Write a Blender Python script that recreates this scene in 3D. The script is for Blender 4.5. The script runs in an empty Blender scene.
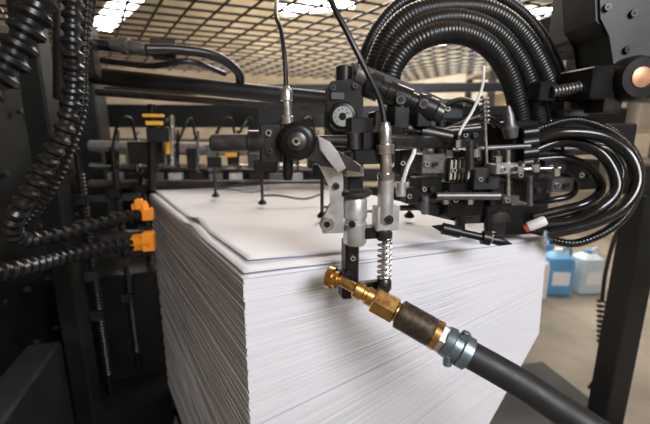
import bpy, bmesh, math, random
from math import radians, sin, cos, pi
from mathutils import Vector, Matrix
random.seed(4)
F=361.11; TH=radians(12); CAM=Vector((0,0,1.25))
def W(px,py,Y):
    a=(px-325)/F; b=(212-py)/F
    d=Vector((a,cos(TH)+b*sin(TH),-sin(TH)+b*cos(TH)))
    return CAM+d*(Y/d.y)
def R(p,Y): return p*Y/F
# ---------------- materials
def mat(name,col,rough=.5,metal=0,noise=0,nscale=30,bump=0,bscale=200,coat=0,spec=.5,emit=0):
    m=bpy.data.materials.new(name); m.use_nodes=True
    nt=m.node_tree; p=nt.nodes['Principled BSDF']
    p.inputs['Base Color'].default_value=(*col,1); p.inputs['Roughness'].default_value=rough
    p.inputs['Metallic'].default_value=metal; p.inputs['Coat Weight'].default_value=coat
    p.inputs['Specular IOR Level'].default_value=spec
    if emit:
        p.inputs['Emission Color'].default_value=(*col,1); p.inputs['Emission Strength'].default_value=emit
    tc=nt.nodes.new('ShaderNodeTexCoord')
    if noise:
        n=nt.nodes.new('ShaderNodeTexNoise'); n.inputs['Scale'].default_value=nscale; n.inputs['Detail'].default_value=6
        nt.links.new(tc.outputs['Object'],n.inputs['Vector'])
        r=nt.nodes.new('ShaderNodeValToRGB')
        r.color_ramp.elements[0].position=.3; r.color_ramp.elements[1].position=.7
        r.color_ramp.elements[0].color=(*[c*(1-noise) for c in col],1)
        r.color_ramp.elements[1].color=(*[min(1,c*(1+noise)) for c in col],1)
        nt.links.new(n.outputs['Fac'],r.inputs['Fac']); nt.links.new(r.outputs['Color'],p.inputs['Base Color'])
        mr=nt.nodes.new('ShaderNodeMapRange'); mr.inputs['To Min'].default_value=max(0,rough-.1); mr.inputs['To Max'].default_value=min(1,rough+.15)
        nt.links.new(n.outputs['Fac'],mr.inputs['Value']); nt.links.new(mr.outputs['Result'],p.inputs['Roughness'])
    if bump:
        n2=nt.nodes.new('ShaderNodeTexNoise'); n2.inputs['Scale'].default_value=bscale
        nt.links.new(tc.outputs['Object'],n2.inputs['Vector'])
        bp=nt.nodes.new('ShaderNodeBump'); bp.inputs['Strength'].default_value=bump; bp.inputs['Distance'].default_value=.001
        nt.links.new(n2.outputs['Fac'],bp.inputs['Height']); nt.links.new(bp.outputs['Normal'],p.inputs['Normal'])
    return m
BLK=mat('black_anodised',(.007,.007,.008),.32,.2,.4,25)
RUB=mat('black_rubber',(.006,.006,.007),.36,0,.3,40,coat=.1)
RUBG=mat('glossy_black_hose',(.006,.006,.008),.22,0,.3,40,coat=.3)
RUBM=mat('matte_hose_rubber',(.012,.013,.016),.5,0,.3,60,.2,300)
PLA=mat('black_plastic',(.009,.009,.010),.3,0,.2,30)
DST=mat('dark_steel',(.075,.072,.075),.33,.85,.35,40)
KNB=mat('knurled_grey_steel',(.17,.165,.17),.4,.7,.25,80)
HND=mat('worn_handle_steel',(.055,.05,.05),.4,.5,.4,60)
STL=mat('steel',(.6,.6,.62),.22,.95,.2,60)
ALU=mat('cast_aluminium',(.58,.58,.60),.38,.75,.15,50,.2)
BRS=mat('brass',(.64,.38,.14),.26,1,.2,60)
BRZ=mat('bronze_knurl',(.12,.10,.075),.45,.8,.4,120)
ORG=mat('orange_plastic',(.95,.32,.02),.4,0,.1,30)
YEL=mat('yellow_plastic',(.85,.42,.03),.4,0,.1,30)
FRM=mat('machine_paint_dark',(.008,.009,.010),.42,.1,.35,8)
FRM2=mat('machine_paint_grey',(.035,.037,.040),.42,.2,.3,10)
FRM3=mat('machine_grey_light',(.14,.14,.14),.45,.4,.3,12)
WHT=mat('white_plastic',(.75,.75,.76),.4,0,.05)
DIAL=mat('gauge_dial_face',(.38,.40,.38),.3,0,.05)
CLB=mat('zinc_clamp',(.24,.30,.35),.35,.85,.2,50)
BLU=mat('blue_jug_plastic',(.10,.30,.55),.4,0,.15,8)
LBL=mat('pale_jug_plastic',(.5,.6,.66),.4,0,.1,8)
WOOD=mat('pallet_wood',(.33,.19,.09),.7,0,.35,14)
RED=mat('red_mark',(.6,.05,.03),.5)
COP=mat('copper_disc',(.60,.34,.20),.4,.5,.2,50)
TUBE=mat('fluorescent_tube',(1,.97,.92),.5,0,emit=16)
CAST=mat('beige_cast',(.42,.38,.31),.5,.3,.2,50)
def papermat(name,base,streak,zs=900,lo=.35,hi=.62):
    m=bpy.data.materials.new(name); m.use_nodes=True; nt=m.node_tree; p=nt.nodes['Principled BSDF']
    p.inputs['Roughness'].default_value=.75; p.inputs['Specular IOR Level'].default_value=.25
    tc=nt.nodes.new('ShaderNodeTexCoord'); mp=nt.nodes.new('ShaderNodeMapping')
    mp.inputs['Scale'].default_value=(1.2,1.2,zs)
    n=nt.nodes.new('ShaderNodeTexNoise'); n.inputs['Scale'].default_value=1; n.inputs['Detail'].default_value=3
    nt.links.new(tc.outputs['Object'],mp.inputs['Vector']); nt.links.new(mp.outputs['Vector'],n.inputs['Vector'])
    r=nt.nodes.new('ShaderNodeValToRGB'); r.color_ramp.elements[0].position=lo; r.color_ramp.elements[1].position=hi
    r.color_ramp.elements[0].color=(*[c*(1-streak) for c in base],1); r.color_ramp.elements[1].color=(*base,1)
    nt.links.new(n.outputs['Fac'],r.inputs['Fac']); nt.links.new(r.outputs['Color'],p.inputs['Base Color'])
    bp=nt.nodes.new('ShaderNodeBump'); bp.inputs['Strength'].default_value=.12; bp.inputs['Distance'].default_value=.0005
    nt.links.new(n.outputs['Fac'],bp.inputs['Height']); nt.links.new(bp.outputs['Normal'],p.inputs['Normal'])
    return m
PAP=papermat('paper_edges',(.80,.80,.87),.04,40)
PAPL=papermat('paper_edges_shaded',(.60,.60,.65),.5,300)  # same white paper; left side's shade and sheet lines put into the colour
SHT=mat('paper_sheet',(.77,.775,.83),.7,0)
GAP=mat('paper_gap_shade',(.07,.07,.08),.8)  # shade inside side gaps and front seam, painted as a dark colour
GPF=mat('paper_gap_shade_front',(.66,.66,.72),.8)  # fainter shade between front sheets, painted as a greyer paper tone
# ---------------- builder
class B:
    def __init__(s,name): s.n=name; s.bm=bmesh.new(); s.m=[]
    def mi(s,m):
        if m not in s.m: s.m.append(m)
        return s.m.index(m)
    def ring(s,c,u,v,r,seg,ph=0):
        return [s.bm.verts.new(c+u*(r*cos(2*pi*i/seg+ph))+v*(r*sin(2*pi*i/seg+ph))) for i in range(seg)]
    def skin(s,rings,mi,cap=True):
        for a,b in zip(rings,rings[1:]):
            n=len(a)
            for i in range(n):
                f=s.bm.faces.new((a[i],a[(i+1)%n],b[(i+1)%n],b[i])); f.material_index=mi
        if cap:
            f=s.bm.faces.new(rings[0][::-1]); f.material_index=mi
            f=s.bm.faces.new(rings[-1]); f.material_index=mi
    def lathe(s,p0,p1,prof,m,seg=24):
        ax=(p1-p0); a=ax.normalized()
        u=a.orthogonal().normalized(); v=a.cross(u)
        s.skin([s.ring(p0+ax*t,u,v,max(r,1e-5),seg) for t,r in prof],s.mi(m))
        return s
    def cyl(s,p0,p1,r,m,r1=None,seg=24,ch=.12):
        r1=r if r1 is None else r1; L=(p1-p0).length; c=min(ch*min(r,r1),L*.3); t=c/L
        return s.lathe(p0,p1,[(0,r-c),(t,r),(1-t,r1),(1,r1-c)],m,seg)
    def box(s,c,sx,sy,sz,m,yaw=0,rot=None,bev=.002):
        M=rot if rot else Matrix.Rotation(yaw,3,'Z')
        r=bmesh.ops.create_cube(s.bm,size=1)
        vs=r['verts']
        for v in vs: v.co=Vector((v.co.x*sx,v.co.y*sy,v.co.z*sz))
        es=list({e for v in vs for e in v.link_edges})
        b=min(bev,.3*min(sx,sy,sz))
        for f in {f for v in vs for f in v.link_faces}: f.material_index=s.mi(m)
        res=bmesh.ops.bevel(s.bm,geom=es,offset=b,segments=1,affect='EDGES',material=-1)
        allv={v for f in res['faces'] for v in f.verts}
        for v in allv: v.co=c+M@v.co
        return s
    def bpx(s,x0,y0,x1,y1,Y,dep,m,yaw=.25,bev=.002):
        c=W((x0+x1)/2,(y0+y1)/2,Y)
        return s.box(c+Vector((0,dep/2,0)),R(x1-x0,Y),dep,R(y1-y0,Y),m,yaw,bev=bev)
    def prism(s,pts,Y,dep,m,bev=.0015):
        mi=s.mi(m)
        a=[s.bm.verts.new(W(x,y,Y)) for x,y in pts]
        b=[s.bm.verts.new(v.co+Vector((0,dep,0))) for v in a]
        n=len(a); fs=[]
        for i in range(n): fs.append(s.bm.faces.new((a[i],b[i],b[(i+1)%n],a[(i+1)%n])))
        fs.append(s.bm.faces.new(a)); fs.append(s.bm.faces.new(b[::-1]))
        for f in fs: f.material_index=mi
        if bev:
            es=list({e for f in fs[-2:] for e in f.edges})
            bmesh.ops.bevel(s.bm,geom=es,offset=bev,segments=2,affect='EDGES',material=-1)
        return s
    def tube(s,pts,r,m,rib=0,pitch=.01,seg=14,cap=True,spacing=.008,radii=None,pat=None):
        P=[pts[0]*2-pts[1]]+list(pts)+[pts[-1]*2-pts[-2]]
        out=[]
        for i in range(1,len(P)-2):
            p0,p1,p2,p3=P[i-1:i+3]; N=24
            for k in range(N):
                t=k/N
                out.append(.5*((2*p1)+(p2-p0)*t+(2*p0-5*p1+4*p2-p3)*t*t+(3*p1-p0-3*p2+p3)*t**3))
        out.append(P[-2])
        L=[0]
        for a,b in zip(out,out[1:]): L.append(L[-1]+(b-a).length)
        sp=pitch/4 if rib else spacing
        n=max(4,int(L[-1]/sp)); C=[];j=0
        for i in range(n+1):
            d=L[-1]*i/n
            while j<len(L)-2 and L[j+1]<d: j+=1
            q=(d-L[j])/max(1e-9,L[j+1]-L[j]); C.append(out[j].lerp(out[j+1],q))
        u=(C[1]-C[0]).normalized().orthogonal().normalized(); rings=[]
        pat=pat or [1,1,1-rib,1-rib]
        for i,c in enumerate(C):
            t=(C[min(i+1,n)]-C[max(i-1,0)]).normalized()
            u=(u-t*u.dot(t)).normalized(); v=t.cross(u)
            rr=r if radii is None else radii[0]+(radii[1]-radii[0])*i/n
            if rib: rr*=pat[i%4]
            rings.append(s.ring(c,u,v,rr,seg))
        s.skin(rings,s.mi(m),cap); return s
    def spring(s,p0,p1,r,wr,turns,m):
        a=(p1-p0).normalized(); u=a.orthogonal().normalized(); v=a.cross(u); N=turns*12
        pts=[p0+(p1-p0)*(i/N)+u*(r*cos(2*pi*i/12))+v*(r*sin(2*pi*i/12)) for i in range(N+1)]
        rings=[]
        for i,c in enumerate(pts):
            t=(pts[min(i+1,N)]-pts[max(i-1,0)]).normalized()
            rad=(c-(p0+a*((c-p0).dot(a)))).normalized(); w=t.cross(rad)
            rings.append(s.ring(c,rad,w,wr,6))
        s.skin(rings,s.mi(m)); return s
    def bolt(s,c,r,m,ax=Vector((0,-1,0)),L=None):
        L=L or r*.9
        s.cyl(c,c+ax*L,r,m,seg=20); s.cyl(c+ax*L*.98,c+ax*L*1.15,r*.5,BLK,seg=6); return s
    def hexn(s,p0,p1,r,m): return s.cyl(p0,p1,r,m,seg=6,ch=.08)
    def done(s,ang=35):
        bmesh.ops.recalc_face_normals(s.bm,faces=s.bm.faces[:])
        me=bpy.data.meshes.new(s.n); s.bm.to_mesh(me); s.bm.free()
        for m in s.m: me.materials.append(m)
        for p in me.polygons: p.use_smooth=True
        me.set_sharp_from_angle(angle=radians(ang))
        o=bpy.data.objects.new(s.n,me); bpy.context.collection.objects.link(o); return o
V=Vector; X=V((1,0,0)); Zv=V((0,0,1)); Yv=V((0,1,0))
EU=V((.941,.339,0)).normalized(); EV=V((-.548,.836,0)).normalized(); YAW=math.atan2(.339,.941)

# ================= room
def plane_box(name,c,s,m):
    b=B(name); b.box(V(c),*s,m,bev=.001); return b.done()
CON=mat('concrete_floor',(.25,.225,.19),.55,0,.3,3,.2,60)
WALL=mat('wall_plaster',(.42,.38,.31),.8,0,.2,2)
CEIL=mat('ceiling_warm',(.64,.47,.27),.8,0,.25,3)
plane_box('floor',(0,3,-.05),(12,10.4,.1),CON)
plane_box('wall_back',(0,8.05,2),(12,.1,4),WALL)
plane_box('wall_left',(-6.05,3,2),(.1,10.4,4),WALL)
plane_box('wall_right',(6.05,3,2),(.1,10.4,4),WALL)
plane_box('wall_front',(0,-2.05,2),(12,.1,4),WALL)
plane_box('ceiling',(0,3,4.05),(12.2,10.4,.1),CEIL)
b=B('ceiling_beams')
for i in range(5): b.box(V((0,1+i*1.6,3.9)),11.9,.12,.2,CAST,bev=.005)
b.done()
def lamp(c,L,yaw):
    b=B('fluorescent_lamp'); M=Matrix.Rotation(yaw,3,'Z')
    b.box(c+V((0,0,.05)),L,.34,.05,WHT,yaw)
    for o in(-.12,-.04,.04,.12):
        d=M@V((L/2-.03,0,0)); q=M@V((0,o,0))
        b.cyl(c+q-d,c+q+d,.032,TUBE,seg=12)
    b.cyl(c+M@V((L/2-.1,0,.05)),V((c.x,c.y,4))+M@V((L/2-.1,0,0)),.008,FRM2,seg=8); b.cyl(c-M@V((L/2-.1,0,-.05)),V((c.x,c.y,4))-M@V((L/2-.1,0,0)),.008,FRM2,seg=8)
    return b.done()
lamp(V((-3.2,6.0,3.05)),2.0,-.85); lamp(V((-.15,6.0,3.15)),1.2,-.3); lamp(V((3.1,7.0,2.95)),2.6,-.15); lamp(V((2.6,6.0,3.0)),2.0,-.3); lamp(V((1.9,4.6,3.2)),1.8,0)

# ================= guard grid over machine
b=B('wire_mesh_guard'); zg=1.80; o=V((-.2,2.2,zg))
for i in range(-16,17):
    p=o+EU*(i*.12); b.cyl(p-EV*1.1,p+EV*1.5,.006,BLK,seg=6)
for j in range(-9,13):
    p=o+EV*(j*.12)+V((0,0,.012)); b.cyl(p-EU*1.95,p+EU*1.95,.006,BLK,seg=6)
b.done()

# ================= paper stack
A0=V((-.145,.6,0)); L0=V((-.748,1.52,0)); R0=V((.541,.847,0)); K0=L0+(R0-A0)
TB=.93
def rdrop(t):
    if t<.64: return .4*t
    if t<.76: return .256+(t-.64)*2.0
    return .496+(t-.76)*(TB-.496)/(TB-.76)
def rxy(t):
    d=rdrop(t)
    if d<.255: return R0.lerp(V((.558,.855,0)),d/.255)
    q=min(1,(d-.255)/.235); return V((.558,.855,0)).lerp(V((.43,.81,0)),q)
b=B('paper_stack'); bm=b.bm
iF=b.mi(PAP); iL=b.mi(PAPL); iT=b.mi(SHT); iG=b.mi(GAP); iGF=b.mi(GPF)
NS=10
def wav(u,t,k): 
    a=min(1,t/.05)*min(1,(TB-t)/.03)
    return a*.0016*(sin(9*u+14*t+k)+.6*sin(21*u-23*t+k))
def layer(t0,t1,jA,jL,jf,gap=0):
    vs=[]
    for t in(t0,t1):
        Rr=rxy(t); Kk=Rr+(L0-A0); dr=rdrop(t); loop=[]
        a=A0+EU*jA+V((0,1,0))*jf; r=Rr+V((0,1,0))*jf-EU*(.002 if gap else 0); l=L0+EU*jL
        for i in range(NS):
            u=i/NS; p=a.lerp(r,u); loop.append((p,t*(1-u)+dr*u+wav(u,t,0)*(1-u)*sin(pi*u)))
        loop.append((r,dr)); loop.append((Kk,dr))
        for i in range(NS):
            u=i/NS; p=l.lerp(a,u)+EU*(.0012*sin(17*u+60*t)*sin(pi*u)); loop.append((p,t+wav(u,t,2)*sin(pi*u)*1.5))
        vs.append([bm.verts.new(V((p.x,p.y,1-d))) for p,d in loop])
    a,c=vs; n=len(a)
    for i in range(n):
        j=(i+1)%n
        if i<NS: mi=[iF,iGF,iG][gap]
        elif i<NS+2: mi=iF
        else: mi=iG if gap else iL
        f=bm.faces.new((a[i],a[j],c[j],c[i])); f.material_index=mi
    f=bm.faces.new(a[::-1]); f.material_index=iT
    f=bm.faces.new(c); f.material_index=iT
t=0; done_seam=False
while t<TB-.008:
    th=random.choice([.002,.0028,.004,.006])*random.uniform(.8,1.2); jA=random.uniform(-.0016,.0016); jL=random.uniform(-.004,.004)
    layer(t,t+th,jA,jL,random.uniform(-.00005,.00005)); t+=th
    g=random.choice([.0003,.0006,.0012]); seam=(t>.305 and not done_seam)
    if seam: g=.0045; done_seam=True
    layer(t,t+g,jA+random.uniform(.002,.005),jL+.004,.005 if seam else .0002,2 if seam else 1); t+=g
layer(t,TB,0,0,0)
b.done(20)
def sheet(name,off,z,amp,seed,lift):
    bm=bmesh.new(); N=40; g=[]
    for i in range(N+1):
        row=[]
        for j in range(N+1):
            u=i/N; v=j/N
            p=A0+(R0-A0)*u+(L0-A0)*v+V(off)
            h=amp*(.5+.5*sin(5*v+seed+2*u))*(.4+.6*sin(3*u+seed)**2)+lift*math.exp(-(u*u+v*v)/.05)
            h+=.012*math.exp(-((v-.35-.2*u)/.06)**2)*(1-u)*amp/.006
            row.append(bm.verts.new((p.x,p.y,1+z+h)))
        g.append(row)
    for i in range(N):
        for j in range(N): bm.faces.new((g[i][j],g[i+1][j],g[i+1][j+1],g[i][j+1]))
    me=bpy.data.meshes.new(name); bm.to_mesh(me); bm.free(); me.materials.append(SHT)
    for p in me.polygons: p.use_smooth=True
    o=bpy.data.objects.new(name,me); bpy.context.collection.objects.link(o)
    m=o.modifiers.new('thick','SOLIDIFY'); m.thickness=.0006; m.offset=1
sheet('paper_sheet',(0,0,0),.0005,.003,0,0)
sheet('paper_sheet',(.002,.003,0),.0035,.005,1.2,.003)
sheet('paper_sheet',(.0,.05,0),.008,.008,2.0,.004)
pc=(A0+rxy(TB)+L0+rxy(TB)+L0-A0)/4; PY=math.atan2(.836,-.548)-pi/2
b=B('pallet_lift_table')
for i in range(5): b.box(V((pc.x,pc.y,.06))+EU*(-.22+.11*i),.08,1.0,.016,WOOD,PY)
b.box(V((pc.x,pc.y,.025)),.6,1.05,.05,FRM,PY)
b.done()

# ================= suction lift assembly
Y=.6
b=B('sucker_lift_assembly')
b.bpx(346,152,362,200,Y,.028,BLK)
b.cyl(W(354,150,Y+.014),W(354,132,Y+.014),R(7,Y),DST)
b.hexn(W(354,176,Y-.004),W(354,166,Y-.004),R(10,Y),STL)
b.lathe(W(355,196,Y+.012),W(355,188,Y+.012),[(0,R(15,Y)),(.3,R(18,Y)),(.7,R(18,Y)),(1,R(13,Y))],DST,32)
b.lathe(W(355,244,Y+.012),W(355,197,Y+.012),[(0,R(11,Y)),(.05,R(12.5,Y)),(.45,R(12.5,Y)),(.48,R(11,Y)),(.55,R(11,Y)),(.58,R(12.5,Y)),(.95,R(12.5,Y)),(1,R(11,Y))],ALU,32)
b.bpx(343,238,358,302,Y,.03,BLK,bev=.003)
b.bpx(340,272,352,302,Y-.012,.03,BLK,bev=.003)
b.bpx(355,228,378,240,Y,.026,BLK)
b.bpx(352,150,395,164,Y+.005,.022,BLK)
q=Y+.005
b.lathe(W(386,180,q),W(385,122,q),[(0,R(8,q)),(.05,R(9,q)),(.12,R(9,q)),(.13,R(6,q)),(.45,R(6,q)),(.46,R(9,q)),(.62,R(9,q)),(.63,R(6.5,q)),(.9,R(6.5,q)),(1,R(4,q))],STL)
b.cyl(W(385,222,q),W(386,178,q),R(8,q),ALU)
b.bpx(374,206,399,232,q-.006,.024,ALU)
b.bolt(W(388,219,q-.006),R(5,q),DST)
b.cyl(W(384,300,q),W(385,225,q),R(3,q),STL,seg=12)
b.lathe(W(384,292,q),W(384,278,q),[(0,R(5,q)),(.3,R(8,q)),(.8,R(8,q)),(1,R(6,q))],DST)
b.spring(W(384,279,q),W(385,236,q),R(7,q),R(1.1,q),8,STL)
b.cyl(W(384,240,q),W(385,231,q),R(8,q),DST)
b.box(W(372,285,q+.01),R(30,q),.014,R(10,q),BLK,.25)
b.prism([(314,157),(325,150),(343,174),(344,233),(323,234),(319,224),(331,205),(330,186)],Y-.006,.016,ALU,.002)
b.bolt(W(327,223,Y-.006),R(7,Y),STL); b.bolt(W(336,186,Y-.006),R(3.5,Y),DST)
b.bolt(W(352,224,Y-.014),R(3.5,Y),BLK); b.bolt(W(353,258,Y),R(3,Y),STL)
b.prism([(296,124),(312,131),(322,140),(334,150),(353,160),(362,166),(360,172),(344,170),(322,166),(308,158),(298,158)],Y-.022,.014,DST,.002)
b.prism([(318,136),(330,142),(338,152),(346,168),(338,174),(328,160),(320,150)],Y-.03,.01,ALU,.002)
c=W(298,141,Y-.006)
b.lathe(c+Yv*.02,c-Yv*.026,[(0,R(16,Y)),(.1,R(18,Y)),(.85,R(18,Y)),(.97,R(15,Y)),(1,R(12,Y))],BLK,36)
b.lathe(c-Yv*.025,c-Yv*.034,[(0,R(9,Y)),(.8,R(9,Y)),(1,R(7,Y))],DST,24)
b.bolt(c-Yv*.033,R(4,Y),STL)
b.cyl(W(211,143,Y),W(262,142,Y),R(8.5,Y),HND,ch=.25)
b.lathe(W(248,142,Y),W(266,142,Y),[(0,R(8,Y)),(.1,R(11.5,Y)),(1,R(11.5,Y))],DST)
b.bpx(258,124,280,162,Y-.012,.03,BLK)
b.bolt(W(269,133,Y-.012),R(3.5,Y),STL); b.bolt(W(270,151,Y-.012),R(3.5,Y),DST)
b.cyl(W(300,141,Y+.02),W(352,141,Y+.02),R(6,Y),DST)
b.lathe(W(288,180,Y-.004),W(288,122,Y-.004),[(0,R(4,Y)),(.1,R(5,Y)),(.9,R(5,Y)),(1,R(4,Y))],BLK)
b.lathe(W(288,124,Y-.004),W(286,86,Y-.004),[(0,R(6,Y)),(.2,R(6,Y)),(.22,R(4.5,Y)),(.6,R(4.5,Y)),(.62,R(6,Y)),(.85,R(6,Y)),(1,R(3,Y))],STL)
b.bpx(348,118,372,140,Y+.03,.03,BLK); b.bpx(360,132,380,150,Y+.02,.03,BLK)
b.cyl(W(386,142,Y+.03),W(440,142,.76),R(7,.65),DST)
b.cyl(W(360,136,Y+.04),W(420,130,.8),.014,DST)
b.done()
b=B('thin_air_hose'); b.tube([W(286,90,.596),W(285,60,.6),W(281,30,.62),W(276,12,.66),W(281,-20,.8),W(300,-60,.95)],R(2.2,.6),RUB,seg=10); b.done()
b=B('thin_air_hose'); b.tube([W(385,124,.605),W(380,100,.605),W(366,70,.6),W(347,32,.6),W(331,0,.61),W(322,-40,.64)],R(2.9,.6),RUB,seg=10); b.done()

# ================= foreground hose with brass coupling
b=B('vacuum_hose_with_coupling')
P=lambda x,y,d:W(x,y,d)
b.lathe(P(327,276,.595),P(340,281,.585),[(0,R(10,.59)),(.1,R(12,.59)),(.5,R(12,.59)),(.52,R(9,.59)),(.85,R(9,.59)),(.86,R(6,.59)),(1,R(6,.59))],BRS,24)
b.cyl(P(340,280,.59),P(360,291,.575),R(6,.58),BRS)
b.lathe(P(354,288,.57),P(378,301,.56),[(0,R(8,.57)),(.05,R(9.5,.57)),(.35,R(9.5,.57)),(.4,R(8,.57)),(.5,R(8,.57)),(.55,R(10,.57)),(1,R(10,.57))],BRS)
b.hexn(P(374,299,.562),P(396,311,.548),R(15,.55),BRS)
b.lathe(P(395,311,.548),P(402,315,.545),[(0,R(11,.55)),(1,R(11,.55))],BRS)
pr=[(0,R(13,.54)),(.04,R(16,.54))]
for i in range(14):
    t=.06+i*.06; pr+=[(t,R(16.4,.54)),(t+.02,R(16.4,.54)),(t+.03,R(15.6,.54)),(t+.05,R(15.6,.54))]
pr+=[(.97,R(16,.54)),(1,R(13,.54))]
b.lathe(P(398,313,.546),P(433,333,.523),pr,BRZ,30)
b.hexn(P(431,332,.525),P(446,341,.515),R(16.5,.52),ALU)
b.lathe(P(433,333,.523),P(439,336.5,.519),[(0,R(17,.52)),(1,R(17,.52))],BRS)
b.lathe(P(443,339,.516),P(470,355,.50),[(0,R(13,.51)),(.05,R(17,.51)),(.3,R(18,.51)),(.35,R(16,.51)),(.6,R(16,.51)),(.65,R(19,.51)),(.95,R(18.5,.51)),(1,R(16,.51))],CLB,28)
b.cyl(P(462,343,.50),P(467,332,.50),R(5,.5),CLB,seg=6)
b.cyl(P(448,355,.50),P(447,365,.50),R(5,.5),CLB)
b.tube([P(458,348,.507),P(480,360,.495),P(520,383,.475),P(555,406,.455),P(595,432,.43),P(660,480,.40),P(740,560,.36)],R(16,.49),RUBM,seg=26)
b.done()

# ================= regulator & gauge
b=B('pressure_gauge_regulator'); q=.74
b.prism([(325,90),(331,81),(356,78),(364,84),(363,128),(352,134),(330,133),(324,126)],q,.07,PLA,.004)
c=W(342,117,q)
b.lathe(c+Yv*.01,c-Yv*.02,[(0,R(13,q)),(.1,R(14,q)),(.8,R(14,q)),(.95,R(12.5,q)),(1,R(10.5,q))],BLK,32)
b.lathe(c-Yv*.0195,c-Yv*.0215,[(0,R(9.5,q)),(1,R(9,q))],DIAL,32)
for i in range(9):
    a=radians(-130+i*32.5); d=V((sin(a),0,cos(a)))
    b.box(c-Yv*.022+d*R(7,q),.0012,.001,.004,BLK,rot=Matrix.Rotation(a,3,'Y'),bev=.0001)
b.cyl(c-Yv*.021,c-Yv*.0225,R(3.5,q),BLK)
b.box(c-Yv*.0226+V((.004,0,.003)),.0018,.001,R(8,q),BLK,rot=Matrix.Rotation(.9,3,'Y'),bev=.0001)
b.cyl(W(344,66,q+.03),W(344,82,q+.03),R(8,q),PLA); b.bolt(W(333,88,q),R(3,q),DST); b.bolt(W(355,86,q),R(3,q),DST)
b.bpx(330,92,350,100,q-.002,.01,FRM2)
b.cyl(W(340,132,q+.03),W(340,152,q+.03),R(9,q),PLA)
b.done()
b=B('pneumatic_valve_block'); q=.75
b.lathe(W(366,84,q),W(436,112,q-.02),[(0,R(10,q)),(.02,R(12,q)),(.2,R(12,q)),(.21,R(9,q)),(.3,R(9,q)),(.31,R(11,q)),(.62,R(11,q)),(.63,R(9,q)),(.72,R(9,q)),(.73,R(11,q)),(.97,R(11,q)),(1,R(8,q))],PLA,28)
b.lathe(W(436,112,q-.02),W(442,114.5,q-.022),[(0,R(9,q)),(1,R(8,q))],DST)
b.prism([(352,62),(372,68),(410,84),(446,100),(446,108),(408,96),(356,84)],q+.02,.05,FRM2,.003)
b.lathe(W(388,126,q),W(450,138,q),[(0,R(9,q)),(.4,R(9,q)),(.41,R(6,q)),(.5,R(6,q)),(.51,R(9,q)),(1,R(8,q))],BLK)
b.bpx(392,92,408,128,q-.03,.04,PLA); b.bpx(415,96,430,126,q-.03,.04,PLA)
b.bolt(W(400,100,q-.03),R(5,q),DST); b.bolt(W(423,104,q-.03),R(5,q),DST)
b.bpx(372,112,392,140,q,.04,BLK); b.cyl(W(400,128,q-.01),W(400,146,q-.01),R(7,q),STL)
b.lathe(W(356,74,q),W(372,80,q),[(0,R(9,q)),(.5,R(10,q)),(1,R(8,q))],KNB)
b.done()

# ================= hose arch
def hosep(name,pts,r,rib=.1,pitch=.011,m=RUB,seg=16,pat=None):
    b=B(name); b.tube([W(*p) for p in pts],r,m,rib,pitch,seg,pat=pat); return b.done()
HP=dict(pitch=.0075)
hosep('corrugated_vacuum_hose',[(372,84,.86),(378,58,.86),(392,32,.86),(415,14,.86),(450,8,.87),(488,12,.88),(518,32,.9),(540,66,.92),(554,104,.94),(558,140,.98)],R(10,.86),.05,**HP)
hosep('corrugated_vacuum_hose',[(388,88,.8),(394,66,.8),(410,46,.8),(436,34,.8),(464,34,.82),(490,48,.84),(508,74,.86),(518,108,.88),(522,140,.9)],R(10,.8),.05,**HP)
hosep('corrugated_vacuum_hose',[(380,86,.83),(386,60,.83),(402,38,.83),(430,22,.83),(465,20,.84),(497,34,.86),(520,62,.88),(534,100,.9),(540,140,.93)],R(9,.84),.05,**HP)
hosep('corrugated_vacuum_hose',[(362,90,.95),(364,60,.95),(378,28,.95),(404,2,.95),(446,-8,.96),(492,-4,.97),(530,22,1.0),(556,64,1.0),(568,112,1.02)],R(6,.95),.05,**HP)
loops=[([(528,142,.84),(560,133,.82),(600,136,.8),(628,154,.77),(637,182,.75),(622,208,.74),(590,224,.75),(548,234,.77)],5.5,0),
([(530,152,.85),(564,141,.84),(596,150,.81),(612,168,.79),(616,190,.77),(600,208,.76),(572,222,.77),(535,226,.79)],5.5,0),
([(532,160,.88),(562,158,.87),(584,164,.85),(598,178,.83),(600,192,.81),(584,204,.79),(560,210,.8),(532,217,.81)],4.5,0),
([(528,132,.88),(572,120,.87),(608,130,.86),(632,150,.84),(640,176,.82),(630,208,.79),(608,230,.78),(576,243,.79),(550,240,.81)],4.5,.12),
([(534,168,.92),(552,170,.92),(568,176,.9),(576,186,.88),(570,196,.86),(552,200,.86),(530,204,.88)],3.5,0),
([(528,146,.9),(566,150,.9),(604,148,.88),(622,172,.86),(610,198,.84),(580,214,.82),(540,224,.83)],4,0)]
for l,r,rb in loops: hosep('looped_air_hose',l,R(r,.8),rb,.007,RUBG)
b=B('hose_manifold'); q=.84
b.bpx(506,122,534,172,q,.1,PLA); b.bpx(500,205,536,236,q-.02,.08,PLA)
b.lathe(W(528,227,.76),W(546,220,.75),[(0,R(4.5,.78)),(.1,R(5,.78)),(.9,R(5,.78)),(1,R(4,.78))],WHT)
b.cyl(W(525,229,.761),W(529,227,.76),R(4,.77),RED)
for yy in(142,152,162,132): b.cyl(W(520,yy+2,.83),W(536,yy,.83),R(7,.83),BLK)
b.lathe(W(511,138,.82),W(508,106,.82),[(0,R(6,.8)),(.3,R(8,.8)),(.45,R(5,.8)),(.7,R(5,.8)),(1,R(2,.8))],KNB)
b.done()
b=B('white_air_tube'); b.tube([W(484,66,.78),W(482,88,.77),W(472,112,.76),W(460,132,.75),W(457,150,.76)],R(1.4,.75),WHT,seg=8); b.done()
b=B('white_air_tube'); b.tube([W(413,140,.70),W(414,152,.69),W(407,168,.68),W(401,188,.69)],R(2.2,.68),WHT,seg=8); b.cyl(W(401,182,.69),W(401,196,.69),R(5,.68),ALU); b.done()

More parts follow.
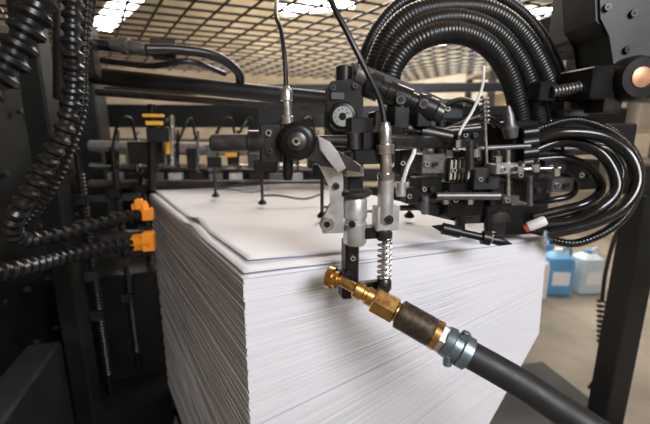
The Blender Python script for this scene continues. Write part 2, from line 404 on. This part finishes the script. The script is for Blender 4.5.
# ================= feeder head beam and clusters
b=B('feeder_head_mechanism')
b.box((W(400,136,1.0)+W(600,136,1.1))/2,.75,.09,.07,FRM,.12,bev=.006)
b.box(W(500,112,1.05),.5,.06,.03,FRM2,.12,bev=.004)
for (x0,y0,x1,y1,q,d,m) in [(418,154,444,174,.74,.05,KNB),(416,178,440,200,.75,.05,BLK),(441,182,484,218,.76,.08,BLK),(446,160,470,180,.74,.04,CAST),
    (470,168,500,190,.75,.05,FRM2),(462,150,486,166,.78,.05,BLK),(486,150,512,170,.8,.06,BLK),(492,164,526,174,.74,.04,ALU),(486,182,512,210,.78,.06,PLA),
    (500,172,560,178,.8,.03,DST),(518,180,548,200,.82,.05,BLK),(540,160,572,174,.86,.05,DST),(548,178,575,192,.86,.04,KNB),(430,138,452,150,.76,.04,PLA),
    (398,150,412,176,.74,.03,BLK),(404,188,420,204,.74,.03,BLK),(572,160,598,190,.95,.08,BLK),(455,122,485,148,.85,.06,PLA),
    (420,120,436,136,.76,.03,DST),(440,100,462,118,.9,.05,FRM2),(500,196,520,204,.77,.03,KNB)]:
    b.bpx(x0,y0,x1,y1,q,d,m); b.bolt(W((x0*2+x1)/3,(y0+y1)/2,q-.004),R(2.6,q),STL)
    if x1-x0>22: b.bolt(W((x0+x1*2)/3,(y0+y1)/2,q-.003),R(2.6,q),DST)
for i in range(5): b.bpx(448+i*4.5,158,450+i*4.5,182,.735,.01,BLK,bev=.0005)
for p0,p1,q,r,m in [((420,134),(480,128),.76,4,DST),((484,96),(487,170),.78,1.6,STL),((400,208),(470,206),.8,3,DST),((436,172),(560,168),.79,2,STL),
    ((470,140),(470,170),.74,4,DST),((436,196),(500,196),.74,4,KNB),((440,120),(440,160),.77,6,BLK),((560,150),(600,148),.9,6,DST),((425,196),(425,214),.74,4,KNB),((488,206),(488,238),.77,4,BLK),((460,214),(460,232),.77,5,BLK),
    ((452,150),(530,146),.8,2.5,KNB),((508,150),(508,200),.78,2.5,STL),((530,176),(530,206),.8,2.5,KNB)]:
    b.cyl(W(*p0,q),W(*p1,q),R(r,q),m,seg=16)
for x,y in((430,147),(458,144),(476,153),(498,160),(520,170),(536,168),(556,172),(446,200),(470,200)):
    b.hexn(W(x,y+4,.745),W(x,y-4,.745),R(4,.745),STL); b.cyl(W(x,y-4,.745),W(x,y-9,.745),R(2,.745),DST,seg=10)
b.spring(W(484,96,.78),W(485,122,.78),R(4,.78),R(.8,.78),6,KNB)
b.lathe(W(432,226,.70),W(512,244,.68),[(0,.001),(.12,R(4,.7)),(.13,R(6,.7)),(.35,R(6,.7)),(.36,R(4,.7)),(.62,R(4,.7)),(.63,R(7,.7)),(.72,R(7,.7)),(.73,R(4,.7)),(.85,R(5,.7)),(1,.001)],BLK,20)
b.hexn(W(484,237,.688),W(491,240,.686),R(7,.69),STL)
b.prism([(398,184),(430,204),(470,214),(510,214),(512,222),(466,224),(424,214),(396,194)],.78,.02,DST)
b.tube([W(404,150,.8),W(430,116,.84),W(466,100,.88),(W(500,130,.9))],.006,RUB,seg=8)
b.tube([W(420,150,.8),W(450,128,.84),W(490,118,.86),(W(520,150,.88))],.005,RUB,seg=8)
b.tube([W(390,170,.85),W(420,160,.86),W(460,190,.84),(W(500,185,.86))],.005,RUB,seg=8)
b.done()
b=B('rear_sucker_feet')
for x,y,q in[(262,190,1.2),(322,196,1.0),(410,200,1.0),(215,183,1.35)]:
    p=W(x,y,q); p.z=1.022; b.cyl(p,p+V((0,0,.13)),.005,DST); b.lathe(p,p+V((0,0,.015)),[(0,.013),(.3,.015),(.8,.009),(1,.007)],RUB)
    b.box(p+V((0,.01,.13)),.05,.03,.04,BLK,.2)
    b.tube([p+V((0,0,.03)),p+V((.06,-.02,.033)),p+V((.14,-.01,.02)),p+V((.2,.03,.03))],.004,KNB,seg=8)
b.done()

# ================= rear frame
b=B('rear_machine_frame')
def bar(x0,y0,Y0,x1,y1,Y1,h,d,m):
    p=W(x0,y0,Y0);q=W(x1,y1,Y1);v=q-p;L=v.length;a=v.normalized()
    yy=Zv.cross(a).normalized()
    rot=Matrix((a,yy,a.cross(yy))).transposed()
    b.box((p+q)/2,L,d,h,m,rot=rot,bev=.004)
bar(60,116,2.2,620,118,2.5,.13,.1,FRM)
bar(100,146,2.1,560,150,2.3,.09,.1,FRM3)
bar(100,172,2.1,560,176,2.4,.08,.1,FRM2)
bar(60,92,2.2,600,86,2.4,.05,.08,FRM2)
bar(100,205,2.3,545,215,2.6,.35,.05,FRM)
b.cyl(W(60,72,1.2),W(328,100,1.25),.026,FRM,seg=20)
b.cyl(W(96,92,1.5),W(330,110,1.5),.014,DST,seg=20)
b.cyl(W(90,146,1.7),W(345,150,1.8),.026,ALU,seg=20)
b.cyl(W(90,166,1.7),W(345,168,1.8),.014,STL,seg=20)
b.cyl(W(90,184,1.75),W(345,184,1.8),.02,KNB,seg=20)
for i in range(12):
    x=112+i*20; b.box(W(x,158,1.68),.04,.05,.06+.03*(i%3),[BLK,FRM3,BLK,FRM2][i%4],.2); b.cyl(W(x+6,130,1.7),W(x+6,178,1.7),.006,[DST,STL,KNB][i%3],seg=10)
    b.box(W(x+4,176,1.66),.06,.04,.03,[ALU,BLK,FRM3][i%3],.2)
    if i%3!=1: b.tube([W(x,150,1.66),W(x+6,124+(i%4)*6,1.6),W(x+18,118,1.62),W(x+24,140,1.66)],.006,RUB,seg=8)
for x in(255,330): b.box(W(x,130,1.9),.06,.06,.4,FRM,0)
b.done()
b=B('yellow_sensor_clamp'); b.bpx(142,114,161,117,1.3,.03,YEL); b.bpx(145,121,160,125,1.3,.03,YEL); b.bpx(146,128,166,142,1.31,.04,BLK); b.cyl(W(152,104,1.33),W(152,190,1.33),.014,BLK); b.done()
b=B('yellow_sensor_clamp'); b.bpx(164,134,168,154,1.4,.03,YEL); b.bpx(128,142,160,164,1.42,.05,BLK); b.cyl(W(172,165,1.42),W(172,115,1.42),.01,STL); b.done()
b=B('yellow_sensor_clamp'); b.bpx(224,153,236,157,1.6,.03,YEL); b.done()

# ================= left side frame
b=B('left_side_frame')
b.box(V((-1.32,1.45,.85)),.06,1.5,1.7,FRM,.15,bev=.01)
b.box(V((-1.02,1.35,.9)),.08,.08,1.8,FRM,.1,bev=.008)
b.box(V((-1.25,2.0,.9)),.12,.12,1.8,FRM2,.1,bev=.008)
b.box(V((-1.05,1.85,.3)),.5,.5,.6,FRM,.3,bev=.01)
b.box(V((-.95,1.1,.03)),.7,1.5,.06,FRM,.3,bev=.01)
b.box(V((-1.02,1.0,.25)),.12,.6,.4,FRM2,.3,bev=.01)
b.box(V((-1.0,1.62,.72)),.5,.06,.05,FRM2,.3,bev=.004)
b.box(V((-.95,1.5,.82)),.4,.05,.04,DST,.3,bev=.004)
b.box(V((-1.05,1.6,.97)),.4,.05,.03,FRM2,.3,bev=.004)
for x,y in((-.97,1.43),(-.93,1.6),(-.89,1.74)):
    b.spring(V((x,y,.2)),V((x,y,1.1)),.014,.004,60,DST); b.cyl(V((x,y,.1)),V((x,y,1.2)),.012,BLK,seg=12)
    for z in(.5,.68,.8,.9,1.0): b.box(V((x,y-.02,z)),.05,.03,.04,[FRM2,BLK,DST][int(z*10)%3],.3)
for i in range(9):
    for j in range(5): b.cyl(V((-1.27,.85+i*.12,.35+j*.25)),V((-1.29,.85+i*.12,.35+j*.25)),.012,FRM2,seg=10)
b.cyl(W(62,0,1.0),W(62,100,1.0),.02,FRM)
b.cyl(W(78,-10,1.0),W(80,70,1.0),.018,DST)
b.bpx(60,40,88,72,.98,.05,BLK)
b.cyl(W(90,44,1.05),W(165,52,1.1),.014,BLK)
b.lathe(W(112,44,1.05),W(146,49,1.05),[(0,.016),(.3,.016),(.31,.022),(.5,.022),(.51,.017),(.8,.017),(1,.012)],KNB)
b.tube([W(146,49,1.05),W(180,50,1.1),W(215,56,1.15),W(238,72,1.2),W(240,90,1.25)],.014,RUB,seg=12)
b.tube([W(100,60,1.1),W(150,66,1.1),W(190,62,1.1),W(225,74,1.2)],.008,RUB,seg=10)
b.bpx(150,40,172,56,1.12,.04,FRM)
b.done()
CP=[1,1,.68,.68]
def lhose(n,pts,r,pitch=.014,m=PLA): return hosep(n,pts,r,.3,pitch,m,16,CP)
lhose('corrugated_cable_conduit',[(74,-10,.84),(72,42,.82),(74,80,.82),(66,125,.8),(44,168,.78),(22,205,.76),(12,230,.78),(26,240,.84),(60,235,.92),(100,224,1.02),(140,214,1.12)],R(9.5,.8),.026)
lhose('corrugated_cable_conduit',[(-10,274,.72),(20,268,.78),(60,258,.9),(100,249,1.0),(136,243,1.08)],R(9,.85),.022)
lhose('corrugated_cable_conduit',[(-30,100,.6),(0,76,.62),(22,40,.64),(40,0,.66),(50,-30,.7)],R(16,.62),.028)
lhose('corrugated_cable_conduit',[(20,230,.86),(45,200,.86),(66,160,.88),(82,110,.9),(84,60,.92),(88,0,.95)],R(5,.85),.014)
b=B('orange_conduit_connector'); q=1.08
b.lathe(W(133,243,q),W(152,241,q),[(0,R(7,q)),(.1,R(9,q)),(1,R(9,q))],ORG,8); b.box(W(149,241,q),.035,.045,.055,ORG,.3); b.done()
b=B('orange_conduit_connector'); q=1.12
b.lathe(W(134,208,q),W(146,206,q),[(0,R(5,q)),(1,R(6,q))],ORG,8); b.box(W(148,214,q),.03,.04,.035,ORG,.3);b.box(W(139,204,q),.02,.04,.03,ORG,.3); b.done()

# ================= upper right
b=B('upper_right_bracket'); q=.85
b.prism([(596,-30),(680,-30),(690,40),(650,44),(640,100),(616,98),(612,34),(598,20)],q,.12,FRM2,.006)
b.bpx(586,68,616,98,q-.03,.09,BLK,bev=.004)
c=W(626,80,q)
b.lathe(c+Yv*.02,c-Yv*.04,[(0,R(20,q)),(.8,R(20,q)),(1,R(17,q))],BLK,36)
b.lathe(c-Yv*.039,c-Yv*.044,[(0,R(9,q)),(.7,R(9,q)),(1,R(7.5,q))],COP,28)
b.tube([W(552,92,q),W(570,89,q),W(592,84,q-.01)],R(5.5,q),KNB,.25,.008)
b.bpx(536,82,556,100,q,.05,BLK); b.bpx(560,102,600,110,q+.02,.04,DST)
for x,y in((606,8),(626,50),(632,14)): b.bolt(W(x,y,q),R(3.5,q),DST)
b.bpx(600,98,622,112,q-.02,.05,DST)
b.done()
b=B('overhead_beam')
b.box(W(572,34,1.35),.14,.3,.14,FRM,.3,bev=.01); b.box(W(640,60,1.5),.5,.2,.3,FRM,.2,bev=.01)
b.box(W(600,20,1.2),.25,.12,.16,FRM,.1,bev=.01)
b.done()
b=B('right_support_post')
b.box(V((1.08,1.2,.53)),.085,.085,1.06,FRM,.1,bev=.006); b.box(V((1.08,1.2,.045)),.2,.2,.03,FRM,.1)
b.box(V((1.15,1.25,1.10)),.25,.1,.1,FRM,.1,bev=.006)
b.done()
b=B('coiled_sensor_cable'); b.spring(W(602,300,1.5),W(602,345,1.5),.016,.006,9,RUB); b.tube([W(602,300,1.5),W(606,270,1.45),W(614,240,1.35),W(622,225,1.28)],.008,RUB,seg=8)
b.tube([W(602,345,1.5),W(601,370,1.5),V((W(601,370,1.5).x,1.55,.04))],.008,RUB,seg=8); b.done()

# ================= floor items
def jug(x,y,w,h,d,m,yaw=0,cap=WHT):
    b=B('plastic_jug'); M=Matrix.Rotation(yaw,3,'Z'); c=V((x,y,0))
    prof=[(0,.9),(.03,1),(.7,1),(.82,.9),(.9,.5),(.93,.25)]
    rings=[]
    for t,k in prof:
        rr=[]
        for i in range(24):
            a=2*pi*i/24; ex=.45
            px=abs(cos(a))**ex*(1 if cos(a)>=0 else -1)*w/2*k; py=abs(sin(a))**ex*(1 if sin(a)>=0 else -1)*d/2*k
            rr.append(b.bm.verts.new(c+M@V((px,py,h*t+.002))))
        rings.append(rr)
    b.skin(rings,b.mi(m)); b.cyl(c+V((0,0,h*.92)),c+V((0,0,h)),w*.14,cap)
    b.tube([c+M@V((w*.1,0,h*.9)),c+M@V((w*.25,0,h*1.02)),c+M@V((w*.42,0,h*.98)),c+M@V((w*.45,0,h*.75))],w*.05,m,seg=8)
    b.box(c+M@V((0,-d/2-.001,h*.4)),w*.6,.003,h*.3,WHT,yaw)
    return b.done()
jug(1.62,2.65,.19,.36,.16,WHT,.2); jug(1.86,2.75,.22,.37,.18,BLU,-.1); jug(2.12,2.78,.21,.35,.18,LBL,.1,BLU); jug(1.95,3.15,.22,.36,.18,BLU,.3); jug(1.6,3.05,.2,.35,.18,LBL,0)
b=B('storage_rack')
for x in(2.2,5.2):
    for y in(5.0,5.8): b.box(V((x,y,1.3)),.08,.08,2.6,FRM2)
for z in(.5,1.3,2.1): b.box(V((3.7,5.4,z)),3.1,.85,.05,CAST)
CBM=[mat('cardboard_%s'%n,c,.8,0,.1,5) for n,c in(('a',(.42,.36,.28)),('b',(.5,.45,.38)),('c',(.33,.3,.27)))]
for i,(x,z,w,h) in enumerate([(2.7,.525,.6,.45),(3.5,.525,.7,.5),(4.4,.525,.7,.4),(2.8,1.325,.7,.5),(3.7,1.325,.8,.6),(4.6,1.325,.6,.45)]):
    b.box(V((x,5.4,z+h/2)),w,.6,h,CBM[i%3],bev=.005); b.box(V((x,5.4,z+h+.001)),.06,.6,.002,WHT)
b.done()
b=B('steel_floor_plate'); b.box(V((.85,1.25,.015)),.9,.9,.03,FRM2,.2,bev=.005)
b.box(V((.85,1.25,.033)),.7,.7,.006,FRM2,.2,bev=.002)
b.done()

# ================= lights
def area(loc,tgt,size,power,col=(1,1,1)):
    l=bpy.data.lights.new('area_light','AREA'); l.shape='RECTANGLE'; l.size=size[0]; l.size_y=size[1]; l.energy=power; l.color=col
    o=bpy.data.objects.new('area_light',l); bpy.context.collection.objects.link(o); o.location=loc
    o.rotation_euler=(V(tgt)-V(loc)).to_track_quat('-Z','Y').to_euler()
area((1.3,-1.3,2.4),(.2,.8,.75),(1.3,.8),76,(.97,.98,1))
area((.2,3.6,3.3),(.0,1.4,1),(2.5,1.2),90,(.98,.98,1))
area((2.5,3.5,3.6),(2.3,3.3,0),(2.5,2),75,(1,.95,.88))
area((-.5,5.0,2.8),(-.3,5.2,4),(5,3),190,(1,.86,.62))
area((1.6,4.6,2.8),(1.7,4.8,4),(1.5,1.5),130,(1,.95,.85))
w=bpy.data.worlds.new('world'); bpy.context.scene.world=w; w.use_nodes=True
w.node_tree.nodes['Background'].inputs[0].default_value=(.8,.85,1,1); w.node_tree.nodes['Background'].inputs[1].default_value=.3
cam=bpy.data.cameras.new('camera'); co=bpy.data.objects.new('camera',cam); bpy.context.collection.objects.link(co)
co.location=CAM; co.rotation_euler=(radians(78),0,0); cam.lens=20; cam.sensor_width=36; cam.clip_start=.01
cam.dof.use_dof=True; cam.dof.focus_distance=.62; cam.dof.aperture_fstop=3.0
bpy.context.scene.camera=co
bpy.context.scene.view_settings.view_transform='Standard'
